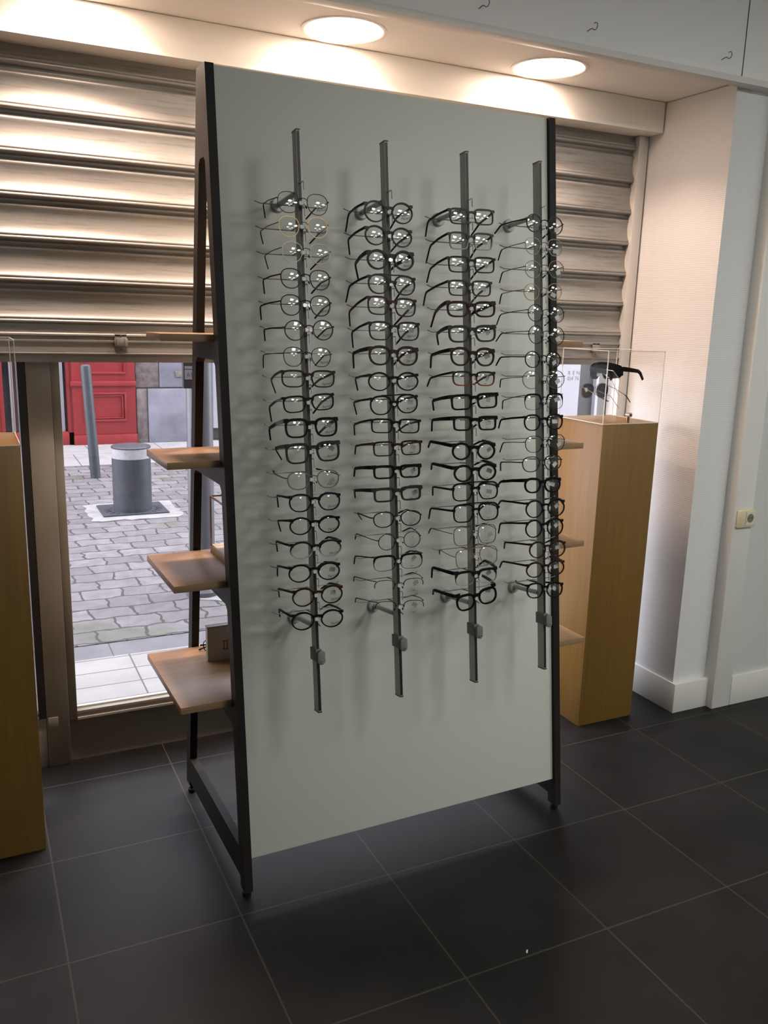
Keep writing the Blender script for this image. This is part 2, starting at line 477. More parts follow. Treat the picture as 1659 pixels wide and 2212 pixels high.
# soffit plate with the three round openings of the downlights
LY, LR = 2.762, .124
LX = (.362, 1.155, 1.948)
ZS = 2.506
def soffit():
    mb = MB(); y0, y1 = 2.53, 3.105
    xs = [-1.30]
    for cx in LX:
        xs += [cx - .17, cx + .17]
    xs.append(2.72)
    for i in range(0, len(xs), 2):
        mb.box(xs[i], xs[i + 1], y0, y1, ZS, ZS + .012)
    N = 64
    for cx in LX:
        for z in (ZS, ZS + .012):
            vs = []
            for k in range(N):
                a = 2 * math.pi * k / N; c, s = math.cos(a), math.sin(a)
                vs.append((cx + LR * c, LY + LR * s, z))
                tx = .17 / abs(c) if abs(c) > 1e-6 else 1e9
                ty = ((y1 - LY) if s > 0 else (LY - y0)) / abs(s) if abs(s) > 1e-6 else 1e9
                t = min(tx, ty)
                vs.append((cx + t * c, LY + t * s, z))
            for cxx, cyy in ((.17, y1 - LY), (-.17, y1 - LY), (-.17, y0 - LY), (.17, y0 - LY)):
                pass
            fs = []
            for k in range(N):
                k2 = (k + 1) % N
                fs.append((2 * k, 2 * k2, 2 * k2 + 1, 2 * k + 1))
            # corner fillers
            o = len(vs)
            cor = [(.17, y1 - LY), (-.17, y1 - LY), (-.17, y0 - LY), (.17, y0 - LY)]
            for (qx, qy) in cor:
                a = math.atan2(qy, qx) % (2 * math.pi)
                k = int(a / (2 * math.pi) * N) % N; k2 = (k + 1) % N
                vs.append((cx + qx, LY + qy, z))
                fs.append((2 * k + 1, 2 * k2 + 1, len(vs) - 1))
            mb.add(vs, fs)
    o = mb.build('trim_6', M_['soffit'], smooth=False); o['kind'] = 'structure'
soffit()

# window: mullion, frames, glass
win = thing('window_1', 'tall shop window pane with grey brown frame below the shutter', 'window', (0, 0, 0), kind='structure')
mb = MB().box(.175, .252, 3.062, 3.12, 0, 1.52)
mb.build('mullion', M_['frame'], win, bevel=.003)
mb = MB().box(.253, .281, 3.070, 3.12, .165, 1.52).box(.281, 2.634, 3.072, 3.12, .172, .197).box(2.58, 2.634, 3.07, 3.12, .197, 1.52)
mb.build('pane_frame', M_['frame'], win, bevel=.002)
MB().box(.281, 2.634, 3.066, 3.088, .165, .173).build('sill_bead', M_['frame_light'], win)
MB().box(.281, 2.58, 3.096, 3.112, .197, .204).build('glazing_bead', M_['frame_light'], win)
MB().box(.281, 2.58, 3.098, 3.104, .197, 1.60).build('glass_pane', M_['glass'], win, smooth=False)
MB().box(.253, 2.634, 3.086, 3.12, 0, .166).build('base_panel', M_['base_panel'], win)
door = thing('door_1', 'glazed shop door left of the mullion', 'door', (0, 0, 0), kind='structure')
mb = MB().box(-.72, .174, 3.068, 3.12, 0, .192).box(-.74, -.66, 3.068, 3.12, .192, 1.52)
mb.build('door_leaf', M_['frame'], door, bevel=.002)
MB().box(.150, .174, 3.062, 3.11, .192, 1.52).box(-.66, .15, 3.085, 3.11, .192, .203).build('gasket', M_['gasket'], door)
MB().box(-.66, .15, 3.094, 3.10, .203, 1.60).build('glass_pane', M_['glass'], door, smooth=False)
MB().box(.180, .214, 3.059, 3.063, .150, .192).build('bolt_plate', M_['frame'], door, bevel=.001)

# ------------------------------------------------------------------ roller shutter
sh = thing('roller_shutter', 'ribbed galvanised roller shutter pulled partly down behind the display rack', 'shutter', (0, 3.02, 1.45))
P_ = .1265
def curtain():
    mb = MB(); prof = []
    z0 = 1.5715
    slat = [(0.000, -.004), (.002, -.0115), (.006, -.0145), (.011, -.0135), (.0135, -.0105), (.016, -.012), (.021, -.0115), (.0235, -.0085), (.027, -.0065), (.036, -.0022),
            (.048, .0010), (.060, .0030), (.072, .0037), (.082, .0029), (.090, .0013), (.096, -.0006), (.100, -.0018), (.104, -.0015), (.107, .001), (.111, .007), (.118, .010), (.1235, .010), (.1245, .003)]
    nsl = 7
    for k in range(nsl):
        for z, y in slat:
            prof.append((z0 + k * P_ + z, y))
    vs = []; n = len(prof)
    x0, x1 = -1.27, 2.60
    for z, y in prof: vs.append((x0, y, z - 1.45))
    for z, y in prof: vs.append((x1, y, z - 1.45))
    for z, y in prof: vs.append((x0, y + .0015, z - 1.45))
    for z, y in prof: vs.append((x1, y + .0015, z - 1.45))
    fs = []
    for i in range(n - 1):
        fs.append((i, i + 1, n + i + 1, n + i)); fs.append((2 * n + i, 3 * n + i, 3 * n + i + 1, 2 * n + i + 1))
    mb.add(vs, fs)
    me = bpy.data.meshes.new('curtain'); me.from_pydata(mb.v, [], mb.f); me.materials.append(M_['steel'])
    me.polygons.foreach_set('use_smooth', [True] * len(me.polygons)); me.set_sharp_from_angle(angle=R(50))
    o = bpy.data.objects.new('curtain', me); COL.objects.link(o); o.parent = sh
curtain()
def bottom_bar():
    prof = [(0, -.010), (.022, -.010), (.024, -.016), (.029, -.017), (.031, -.010), (.060, -.008), (.066, -.013), (.071, -.013), (.073, -.007), (.083, -.007), (.085, -.013), (.090, -.013), (.094, -.008), (.1215, -.006), (.1215, .012), (0, .012)]
    mb = MB().prism(prof, lambda p, t: (t, p[1], p[0]), -1.27, 2.60)
    mb.build('bottom_bar', M_['steel'], sh)
bottom_bar()
def latch(x):
    mb = MB()
    mb.box(x - .019, x + .019, -.013, -.005, .036, .095)
    mb.box(x - .021, x + .021, -.021, -.009, .053, .079)
    mb.box(x - .0145, x - .011, -.0235, -.02, .053, .079).box(x + .011, x + .0145, -.0235, -.02, .053, .079)
    mb.mi = 1
    for z in (.043, .088):
        mb.tube([(x, -.0128, z), (x, -.0142, z)], .003, 10)
    mb.build('latch', [M_['steel'], M_['dark']], sh, bevel=.001)
latch(.473); latch(2.457)
MB().box(2.586, 2.634, -.028, .045, -1.45, .937).build('guide_rail', M_['frame_light'], sh, bevel=.002)
MB().box(-1.27, 2.60, .030, .05, .86, .96).build('shutter_box_lip', M_['steel'], sh)

# ------------------------------------------------------------------ downlights
M_bulb = emit('warm bulb', (1.0, .735, .58), BULB)
def frosted(name, col, strength, fac):
    m, n, l, b = new_mat(name)
    n.remove(b)
    t = n.new('ShaderNodeBsdfTransparent')
    e = n.new('ShaderNodeEmission'); e.inputs[0].default_value = (*col, 1); e.inputs[1].default_value = strength
    mx = n.new('ShaderNodeMixShader'); mx.inputs[0].default_value = fac
    l.new(t.outputs[0], mx.inputs[1]); l.new(e.outputs[0], mx.inputs[2]); l.new(mx.outputs[0], n['Material Output'].inputs[0])
    return m
M_frost = frosted('frosted lamp glass', (1.0, .75, .61), 90.0, .3)
M_reflector = mat('downlight reflector', (.86, .84, .80), .3)
def downlight(cx, label):
    t = thing('downlight', label, 'ceiling light', (cx, LY, ZS), group='round downlights in the window soffit')
    prof = [(LR + .013, -.0005), (LR + .013, -.005), (LR + .004, -.006), (LR - .002, -.003), (LR - .003, .0)]
    MB().lathe(prof, 64, caps=False).build('trim_ring', M_['white_paint'], t)
    MB().lathe([(LR, .0), (LR - .004, .03), (LR - .012, .09), (LR - .03, .135), (.02, .142), (.001, .142)], 64, caps=False).build('reflector', M_reflector, t)
    MB().lathe([(LR - .005, -.001), (LR - .012, -.005), (.08, -.008), (.04, -.0095), (.001, -.010)], 48, caps=False).build('frosted_glass', M_frost, t)
    for s in (-1, 1):
        m2 = MB(); m2.lathe([(.002, .086), (.018, .088), (.028, .096), (.032, .110), (.028, .124), (.012, .136)], 14, cx=s * .042)
        m2.build('bulb', M_bulb, t)
downlight(LX[1], 'round lit downlight in the soffit directly above the display rack')
downlight(LX[2], 'round lit downlight in the soffit nearest the right pillar')
downlight(LX[0], 'leftmost round downlight, mostly above the top edge of the picture')

# ceiling panels of the shop, behind and right of the camera (they show as glints in the lenses)
M_panel = emit('ceiling panel diffuser', (1.0, .985, .93), PANEL)
k = 0
for (px, py) in ((1.9, .15), (3.1, .15), (4.1, .15), (1.9, -1.4), (3.1, -1.4), (3.1, -2.9)):
    t = thing('ceiling_panel', 'square ceiling light panel of the shop', 'ceiling light', (px, py, 2.999), group='square ceiling light panels')
    fr = MB(); a, b = .3, .275
    fr.box(-a, a, -a, -b, -.012, 0).box(-a, a, b, a, -.012, 0).box(-a, -b, -b, b, -.012, 0).box(b, a, -b, b, -.012, 0)
    fr.build('panel_frame', M_['white_paint'], t)
    MB().box(-b, b, -b, b, -.008, -.001).build('diffuser', M_panel, t, smooth=False)

# ------------------------------------------------------------------ display stand (A-frame)
SX, SY, SR = .6099, 2.0746, .0224
SW, SH, SD, SA, SB = 1.1141, 2.2434, .6572, .2857, .2921
TH = math.atan2(SA, SH); CT, ST = math.cos(TH), math.sin(TH)
def pf(u, s, off):
    """panel frame -> stand frame"""
    return Vector((u, .012 + s * ST - off * CT, s * CT + off * ST))
stand = thing('eyeglass_display_stand', 'tall black A-frame display rack with pale grey panel and oak shelves', 'display rack', (SX, SY, 0), (0, 0, SR))
STAND_M = Matrix.Translation((SX, SY, 0)) @ Matrix.Rotation(SR, 4, 'Z')
T_ = .0238; LD = .040
SHELF_Z = (1.563, 1.229, .899, .565); ST_ = .020
vf = lambda z: SA * z / SH
vr = lambda z: SD - SB * z / SH
def side_frame(u0, u1):
    mb = MB(); to3 = lambda p, t: (t, p[0], p[1])
    def poly(pts): mb.prism(pts, to3, u0, u1)
    zt = 2.018; zb = .022
    poly([(vf(zb), zb), (vf(zb) + LD, zb), (vf(SH) + LD, SH), (vf(SH), SH)])
    poly([(vr(zb) - LD, zb + .012), (vr(zb), zb + .012), (vr(SH), SH), (vr(SH) - LD, SH)])
    poly([(vf(zt) + LD, zt), (vr(zt) - LD, zt), (vr(SH) - LD, SH), (vf(SH) + LD, SH)])
    for z in SHELF_Z:
        a, b = z - .068, z - ST_
        poly([(vf(a) + LD, a), (vr(a) - LD, a), (vr(b) - LD, b), (vf(b) + LD, b)])
        g = .014
        poly([(vf(a) + LD, a), (vf(a) + LD + g, a), (vf(a - g) + LD, a - g)])
        poly([(vr(a) - LD - g, a), (vr(a) - LD, a), (vr(a - g) - LD, a - g)])
    a, b = .052, .140
    poly([(vf(a) + LD, a), (vr(a) - LD, a), (vr(b) - LD, b), (vf(b) + LD, b)])
    g = .010
    poly([(vf(zt) + LD, zt - g), (vf(zt) + LD + g, zt), (vf(zt) + LD, zt)])
    poly([(vr(zt) - LD - g, zt), (vr(zt) - LD, zt - g), (vr(zt) - LD, zt)])
    mb.build('side_frame', M_['blackmetal'], stand)
side_frame(0, T_); side_frame(SW - T_, SW)
for u in (T_ / 2, SW - T_ / 2):
    for v, zt in ((.024, .023), (SD - .026, .036)):
        MB().lathe([(.011, 0), (.013, .004), (.013, .012), (.006, .014), (.006, zt)], 16, u, v).build('foot', M_['blackmetal'], stand)
mb = MB()
c8 = [pf(u, s, o) for s, o in ((.112, 0), (.112, -.018), (SH / CT - .001, -.018), (SH / CT - .001, 0)) for u in (T_, SW - T_)]
mb.add(c8, [(0, 1, 3, 2), (2, 3, 5, 4), (4, 5, 7, 6), (6, 7, 1, 0), (0, 2, 4, 6), (1, 7, 5, 3)])
mb.build('panel', M_['panel'], stand, bevel=.001)
for z in SHELF_Z:
    MB().box(-.142, SW + .142, vf(z) + LD + .002, vr(z) - LD - .002, z - ST_, z).build('shelf', M_['shelf'], stand, bevel=.0012)

# rods with arms, locks, temple bars, nose rests and hooks
ROD_U = (.1885, .4380, .6895, .9410)
BAR = MB()
pts = [(-.0985, .002, .0055), (-.092, -.0005, .0025), (-.085, 0, 0)] + [(x, 0, 0) for x in (-.04, 0, .04)] + [(.085, 0, 0), (.092, -.0005, .0025), (.0985, .002, .0055)]
BAR.tube(pts, .0014, 8); BAR.tube([(0, 0, 0), (0, -.036, 0)], .0022, 8)
BAR_ME = BAR.mesh('temple_bar', M_['wire'])
NR = MB(); NR.box(-.003, .003, -.004, .014, -.004, .003)
NR.tube([(-.0070, -.007, 0), (-.0070, -.001, 0)], .0050, 14); NR.tube([(.0070, -.007, 0), (.0070, -.001, 0)], .0050, 14)
NR.box(-.0065, .0065, -.0055, -.002, -.0025, .0025)
NR_ME = NR.mesh('nose_rest', M_['clearplastic'])
HK = MB(); HK.tube([(.001, .018, -.003), (.0015, .006, -.001), (.002, .0, 0), (.002, -.003, -.002), (.002, -.0035, -.006), (.002, -.0035, -.0235)], .0015, 8)
HK_ME = HK.mesh('lock_hook', M_['chrome'])
RODS = []
MIDS = {}
TABLE = """1 P t blk 148 1886 226 1886 57 53 113 1899 123 1868
1 P t gold 147 1827 224 1829 55 51 102 1830 114 1802
1 P t gun 153 1765 228 1764 56 51 111 1769 125 1739
1 P m brn 147 1700 225 1699 56 51 104 1708 112 1675
1 P m blk 144 1634 224 1634 56 53 93 1641 100 1608
1 R m tort 152 1571 229 1573 57 52 101 1582 108 1554
1 P t blk 145 1505 221 1504 54 50 96 1517 100 1484
1 S k brn 143 1450 224 1449 65 45 114 1452 131 1418
1 S k blk 143 1385 221 1390 62 44 106 1381 116 1343
1 S x blk 146 1324 228 1325 63 51 103 1325 111 1294
1 S x char 146 1259 231 1262 65 54 118 1271 140 1241
1 P m clr 146 1189 228 1189 62 48 113 1205 115 1213
1 P k navy 148 1131 229 1130 62 48 117 1147 125 1114
1 R k blk 146 1071 226 1070 61 47 116 1079 129 1048
1 R k fade 146 1007 227 1006 64 47 109 1025 117 994
1 R k blk 139 947 221 945 63 48 110 958 114 927
1 R k tort 146 883 227 882 62 50 109 896 117 869
1 R k blk 142 820 225 817 64 49 109 840 116 815
2 R k blk 389 1883 470 1884 63 56 354 1893 351 1849
2 R k blk 388 1822 467 1821 61 52 350 1826 361 1789
2 R x blk 392 1760 471 1761 61 53 369 1762 384 1726
2 D k blk 394 1697 472 1696 63 53 349 1702 345 1661
2 S k red 391 1641 472 1638 63 50 346 1634 355 1597
2 S k navy 394 1575 479 1575 66 51 352 1579 362 1539
2 P x brn 391 1510 474 1509 65 53 354 1522 362 1483
2 R k blk 387 1441 473 1441 66 51 358 1454 372 1422
2 D k blk 390 1378 470 1381 65 53 351 1389 366 1356
2 C k blk 391 1323 474 1320 64 40 350 1328 358 1299
2 C k tort 394 1261 478 1261 62 41 353 1269 357 1246
2 C x blk 393 1198 473 1197 63 38 348 1207 352 1184
2 C x char 392 1136 474 1136 63 40 345 1146 353 1124
2 P m blk 388 1068 472 1067 63 43 351 1083 371 1061
2 R t blk 396 1006 474 1007 53 45 346 1025 349 1007
2 B m blk 387 949 471 948 68 44 340 962 343 937
2 H t red 385 882 475 878 63 40 335 904 340 888
2 H t blk 386 823 474 816 64 40 338 843 343 827
3 C k olive 649 1891 729 1894 63 44 600 1892 600 1853
3 C k fade 646 1825 725 1827 62 48 606 1825 600 1779
3 C k blk 644 1761 728 1763 67 45 604 1761 601 1725
3 C k char 641 1697 717 1698 63 44 588 1695 588 1660
3 S x red 638 1639 727 1641 70 45 617 1639 611 1600
3 S x char 641 1571 728 1574 69 48 621 1579 635 1550
3 P x brn 643 1509 725 1508 63 53 601 1519 607 1484
3 S k fader 648 1448 725 1447 63 42 596 1454 594 1431
3 C x blk 644 1382 730 1385 68 45 602 1389 614 1362
3 C x blk 646 1322 729 1321 61 42 599 1334 606 1302
3 R x blk 640 1244 724 1242 61 51 591 1273 593 1255
3 R x blk 645 1181 726 1181 62 50 595 1209 601 1190
3 A k blk 642 1128 728 1128 68 53 596 1141 604 1114
3 A k blk 644 1067 728 1067 69 54 587 1079 589 1046
3 A t gun 640 1001 722 1001 62 56 586 1020 587 1003
3 A t gold 645 935 726 938 61 55 614 954 622 938
3 B x fade 643 879 721 880 63 43 588 904 594 870
3 K x blk 645 808 721 819 62 49 591 837 597 819
4 R m blk 902 1891 978 1888 54 52 849 1900 836 1877
4 P t gun 897 1826 976 1826 53 49 849 1829 847 1800
4 R t gun 896 1760 980 1764 56 51 851 1764 851 1735
4 R t gold 890 1695 973 1699 54 49 847 1701 850 1673
4 R t blk 904 1636 980 1634 55 50 842 1641 838 1611
4 R t blk 905 1574 981 1571 54 54 844 1585 835 1562
4 R m blk 891 1502 967 1501 54 49 840 1515 834 1491
4 R t gun 887 1443 975 1444 65 54 840 1450 847 1426
4 B t blk 891 1379 971 1380 60 48 846 1386 855 1361
4 P k blk 888 1318 970 1318 59 49 838 1329 840 1303
4 P t blk 893 1254 975 1256 63 50 845 1260 843 1230
4 P m char 882 1195 962 1196 63 47 835 1201 845 1174
4 P x blk 887 1132 959 1130 61 47 835 1142 833 1129
4 R k blk 892 1061 973 1060 63 54 834 1084 834 1070
4 R k blk 889 1002 968 1001 61 55 830 1015 834 982
4 R k brn 902 937 976 934 61 51 846 955 854 933
4 R k tort 891 877 970 876 63 48 836 897 836 875
4 P k blk 891 814 964 809 61 48 891 823 895 828"""
rows = [ln.split() for ln in TABLE.strip().splitlines()]
for i, cu in enumerate(ROD_U):
    mb = MB()
    prof = [(-.0048, .160), (.0048, .160), (.0048, .132), (.003, .128), (-.003, .128), (-.0048, .132)]
    mb.prism(prof, lambda p, t: pf(cu + p[0], t, p[1]), .5606, 2.0700)
    rod = mb.build('display_rod', M_['alu'], stand)
    MB().prism([(-.0036, .1600), (.0036, .1600), (.0036, .1612), (-.0036, .1612)], lambda p, t: pf(cu + p[0], t, p[1]), .563, 2.068).build('slot_strip', M_['slot'], rod)
    for s0, s1 in ((2.0700, 2.0735), (.5572, .5606)):
        MB().prism([(-.0053, .1617), (.0053, .1617), (.0053, .131), (.003, .1272), (-.003, .1272), (-.0053, .131)], lambda p, t: pf(cu + p[0], t, p[1]), s0, s1).build('end_cap', M_['cap'], rod)
    for z, s in ((1.907, None), (.787, None)):
        s = z / CT
        m2 = MB(); m2.tube([pf(cu - .002, s, 0), pf(cu - .002, s, .007), pf(cu - .002, s, .010)], [.0195, .0195, .017], 24)
        m2.tube([pf(cu - .001, s, .009), pf(cu, s, .129)], .0072, 16)
        m2.build('standoff_arm', M_['disc'], rod)
    # lock near the bottom
    s = .716
    m2 = MB()
    m2.prism([(-.0085, .168), (.0085, .168), (.0085, .126), (-.0085, .126)], lambda p, t: pf(cu + p[0], t, p[1]), s - .016, s + .018)
    oval = []
    for k in range(28):
        a = 2 * math.pi * k / 28; c, s_ = math.cos(a), math.sin(a)
        oval.append((.0105 * c + .003, .0105 * s_ + (.009 if s_ > 0 else -.009)))
    m2.prism(oval, lambda p, t: pf(cu + p[0], s - .003 + p[1], t), .166, .180)
    lk = m2.build('rod_lock', M_['greyplastic'], rod, bevel=.001)
    m2 = MB(); m2.tube([pf(cu + .004, s - .013, .179), pf(cu + .004, s - .013, .1825)], .0042, 16)
    m2.mi = 1; m2.tube([pf(cu + .004, s - .013, .182), pf(cu + .004, s - .013, .1829)], .0022, 12)
    m2.build('lock_barrel', [M_['chrome'], M_['dark']], rod)
    RODS.append(rod)
    col = [r for r in rows if int(r[0]) == i + 1]
    for k, r in enumerate(col):
        v = [int(x) / 1000 for x in r[4:]]
        ms = (v[1] + v[3]) / 2
        bs = 1.9035 + (.8305 - 1.9035) * k / 17
        hs = 1.9425 + (.8635 - 1.9425) * k / 17
        for nm, me, s, off in (('temple_bar', BAR_ME, bs - .003, .092), ('nose_rest', NR_ME, ms + .001, .173), ('lock_hook', HK_ME, hs, .1765)):
            o = bpy.data.objects.new(nm, me); COL.objects.link(o); o.parent = rod
            o.location = pf(cu, s, off); o.rotation_euler = (-TH, 0, 0)
    m2 = MB(); m2.tube([pf(cu + .002, .805, .160), pf(cu + .002, .800, .180)], .0014, 8); m2.build('rod_pin', M_['wire'], rod)

# ------------------------------------------------------------------ eyeglasses
def outline(shape, w, h, side, N=44):
    ex = {'R': 2.0, 'P': 2.35, 'S': 3.1, 'C': 4.2, 'D': 2.3, 'A': 3.2, 'B': 3.2, 'H': 3.0, 'K': 2.5, 'V': 2.3}[shape]
    out = []
    for k in range(N):
        a = 2 * math.pi * k / N; c, s = math.cos(a), math.sin(a)
        x = math.copysign(abs(c) ** (2 / ex), c); z = math.copysign(abs(s) ** (2 / ex), s)
        xo = side * x
        tp = {'R': .015, 'P': .075, 'S': .06, 'C': .04, 'D': .06, 'A': .03, 'B': .06, 'H': .03, 'K': .07, 'V': .05}[shape]
        fx = 1 + tp * z
        fz = 1.0
        if shape in ('A', 'V') and z < 0 and xo < 0: fx *= 1 - .26 * (-z) * (-xo)
        if shape == 'V' and z < 0 and xo > 0: fz = 1 + .05 * xo
        if shape in ('S', 'P', 'C', 'D') and z < 0 and xo < 0: fx *= 1 - .09 * (-z) * (-xo)
        zz = z * fz
        if shape == 'K' and z > 0 and xo > 0: zz += .12 * xo * z
        out.append((x * fx * w / 2, zz * h / 2, z))
    return out

THK = {'t': (.0017, .0017), 'm': (.0025, .0024), 'k': (.0038, .0038), 'x': (.0055, .0044)}
SCRIPT_ME = text_mesh('Persol', .0105, .35, 'lens_print')
SMALL = MB().box(-.0055, .0055, -.0001, .0001, -.0003, .0003).box(-.003, .003, -.0001, .0001, -.0017, -.0012)
SMALL_ME = SMALL.mesh('lens_print', M_['print'])
TAGM = MB(); TAGM.box(-.0085, .0085, -.0002, .0002, -.012, 0); TAGM.tube([(0, 0, 0), (.001, .001, .005), (0, .004, .009)], .0004, 6)
TAG_ME = [TAGM.mesh('price_tag', m) for m in (M_['tagclear'], M_['tag'])]

def lens_mesh(pts, m, flat=False, th=.0012, dome=.0042):
    n = len(pts); vs = []; fs = []
    Rl = .085
    rings = (1.0, .66, .33)
    for layer in (0, 1):
        for q in rings:
            for (x, z) in pts:
                x2, z2 = x * q, z * q
                vs.append((x2, (x2 * x2 + z2 * z2) / (2 * Rl) - dome + layer * th, z2))
        vs.append((0, -dome + layer * th, 0))
    L = n * 3 + 1
    for layer in (0, 1):
        o = layer * L
        for ri in range(2):
            for k in range(n):
                k2 = (k + 1) % n
                fs.append((o + ri * n + k, o + ri * n + k2, o + (ri + 1) * n + k2, o + (ri + 1) * n + k))
        for k in range(n):
            fs.append((o + 2 * n + k, o + 2 * n + (k + 1) % n, o + 3 * n))
    for k in range(n):
        k2 = (k + 1) % n
        fs.append((k, k2, L + k2, L + k))
    mb = MB(); mb.add(vs, fs)
    return mb

def bez(pts, n=5):
    """round the middle corner of a three point path"""
    a, b, c = (Vector(p) for p in pts)
    p0 = b + (a - b) * .16; p2 = b + (c - b) * .30
    return [p0 * (1 - t) ** 2 + b * 2 * t * (1 - t) + p2 * t * t for t in [i / (n - 1) for i in range(n)]]

def glasses(name, label, cat, group, matrix, shape, th, color, d, w, h, bend, tip, lens_m=None, prn=None, tagk=None, temple_col=None, yaw_tip=.0):
    g = thing(name, label, cat, group=group, matrix=matrix)
    t0, dep = THK[th]
    fm = F_[color] if isinstance(color, str) else color
    lens_m = lens_m or M_['lens']
    metal = th in ('t', 'm')
    fr = MB()
    inner_all = {}
    for side in (-1, 1):
        cx = side * d / 2
        o = outline(shape, w, h, side); N = len(o)
        inn = []
        for k in range(N):
            x0, z0, _ = o[k - 1]; x1, z1, _ = o[(k + 1) % N]
            tx, tz = x1 - x0, z1 - z0; L = math.hypot(tx, tz) or 1
            nx, nz = tz / L, -tx / L
            zn = o[k][2]
            t = t0
            if shape == 'B': t = (.0062 if th == 'x' else .0046) * min(1, max(0, zn + .05) * 2.2) + .0010
            elif not metal: t = t0 * (.85 + .45 * max(0, zn))
            inn.append((o[k][0] - nx * t, o[k][1] - nz * t))
        inner_all[side] = inn
        vs = []
        for k in range(N):
            for (x, z) in ((o[k][0], o[k][1]), inn[k]):
                vs.append((cx + x, -dep / 2, z)); vs.append((cx + x, dep / 2, z))
        fs = []
        for k in range(N):
            k2 = (k + 1) % N
            if shape == 'H' and (o[k][2] < -.08 or o[k2][2] < -.08): continue
            a, b = 4 * k, 4 * k2
            fs += [(a, b, b + 2, a + 2), (a + 1, a + 3, b + 3, b + 1), (a, a + 1, b + 1, b), (a + 2, b + 2, b + 3, a + 3)]
        fr.add(vs, fs)
    gap = d - w
    # bridge
    if metal:
        zb = .18 * h; x0 = gap / 2 + .0025
        fr.tube([(-x0, 0, zb - .003), (-x0 * .6, -.001, zb + .0015), (0, -.0015, zb + .003), (x0 * .6, -.001, zb + .0015), (x0, 0, zb - .003)], .0010 if th == 't' else .0014, 8)
    else:
        zb = {'S': .24, 'C': .24, 'R': .20, 'P': .20, 'D': .12, 'A': .16, 'B': .26, 'K': .22}.get(shape, .2) * h
        hb = .0058 if th == 'k' else .0088
        x0 = gap / 2 + .0065
        fr.sweep([(-x0, 0, zb - .002), (-x0 * .55, 0, zb), (0, 0, zb + .0012), (x0 * .55, 0, zb), (x0, 0, zb - .002)],
                 [(dep, hb * 1.7), (dep, hb * 1.15), (dep, hb), (dep, hb * 1.15), (dep, hb * 1.7)], side=Vector((0, 1, 0)))
    if shape in ('D', 'A'):
        zt = h / 2 * (.90 if shape == 'D' else .965); hb = .0011 if metal else .0017
        xe = d / 2 - (.004 if shape == 'D' else 0)
        fr.sweep([(-xe, 0, zt + (0.002 if shape == 'D' else 0)), (0, -.0005, zt + .001), (xe, 0, zt + (0.002 if shape == 'D' else 0))], [(dep * .9, hb * 2)] * 3, side=Vector((0, 1, 0)))
    # nose pads
    if metal or shape == 'A':
        for s in (-1, 1):
            x = s * (gap / 2 + .001)
            fr.tube([(x + s * .002, 0, -.02 * h), (x, .004, -.03 * h), (x - s * .001, .006, -.10 * h)], .0006, 6)
            fr.tube([(x - s * .0012, .0055, -.05 * h), (x - s * .0005, .0065, -.12 * h), (x + s * .001, .0068, -.20 * h)], [.0010, .0022, .0012], 8)
    # end pieces
    zh = {'R': .15, 'P': .16, 'S': .38, 'C': .36, 'D': .34, 'A': .18, 'B': .40, 'H': .44, 'K': .52, 'V': .30}[shape] * h
    if not metal and shape in ('R', 'P'): zh = .33 * h
    # outer edge of the lens at that height
    oo = outline(shape, w, h, 1)
    xe = max(x for (x, z, q) in oo if abs(z - zh) < h * .09)
    xh = d / 2 + max(xe, w / 2 - .004) + (.0035 if metal else .0030)
    for s in (-1, 1):
        if metal:
            fr.tube([(s * (d / 2 + xe - .001), 0, zh), (s * (xh - .001), .0005, zh + .0005), (s * xh, .005, zh)], .0013 if th == 't' else .0018, 8)
        else:
            hh = .0042 if th == 'k' else .0062
            fr.sweep([(s * (d / 2 + xe - .006), 0, zh - .002), (s * (d / 2 + xe), 0, zh), (s * (xh + .0015), .0008, zh + .001)],
                     [(dep, hh * 2.6), (dep, hh * 1.9), (dep * 1.1, hh * 1.5)], side=Vector((0, 1, 0)))
            fr.box(s * xh - .0022, s * xh + .0022, 0, .007, zh - hh * .72, zh + hh * .72)
            fr_m = 0
    fr.build('frame_front', fm, g)
    # lenses
    for side in (-1, 1):
        src = inner_all[side] if shape != 'H' else [(x, z) for x, z, _ in outline(shape, w, h, side)]
        lo = lens_mesh(src, lens_m).build('lens', lens_m, g, loc=(side * d / 2, .0025, 0))
        if side == 1 and prn:
            me = SCRIPT_ME if prn == 's' else SMALL_ME
            if prn == 's':
                px, pz = .009, -.013
                if not me.materials: me.materials.append(M_['print'])
                po = bpy.data.objects.new('lens_print', me); COL.objects.link(po); po.parent = lo
                po.location = (px, (px * px + pz * pz) / .17 - .0042 - .0012, pz); po.rotation_euler = (R(90), -.18, 0)
            else:
                px, pz = 0.0, -h * .33
                po = bpy.data.objects.new('lens_print', me); COL.objects.link(po); po.parent = lo
                po.location = (px, (px * px + pz * pz) / .17 - .0042 - .0006, pz)
    # temples
    tm = temple_col or fm
    wd = {'t': .0011, 'm': .0016, 'k': .0030, 'x': .0036}[th]
    h0 = {'t': .0020, 'm': .0032, 'k': .0058, 'x': .0105}[th]
    h1 = {'t': .0034, 'm': .0042, 'k': .0044, 'x': .0050}[th]
    bx, by, bz = bend; tx, ty, tz = tip
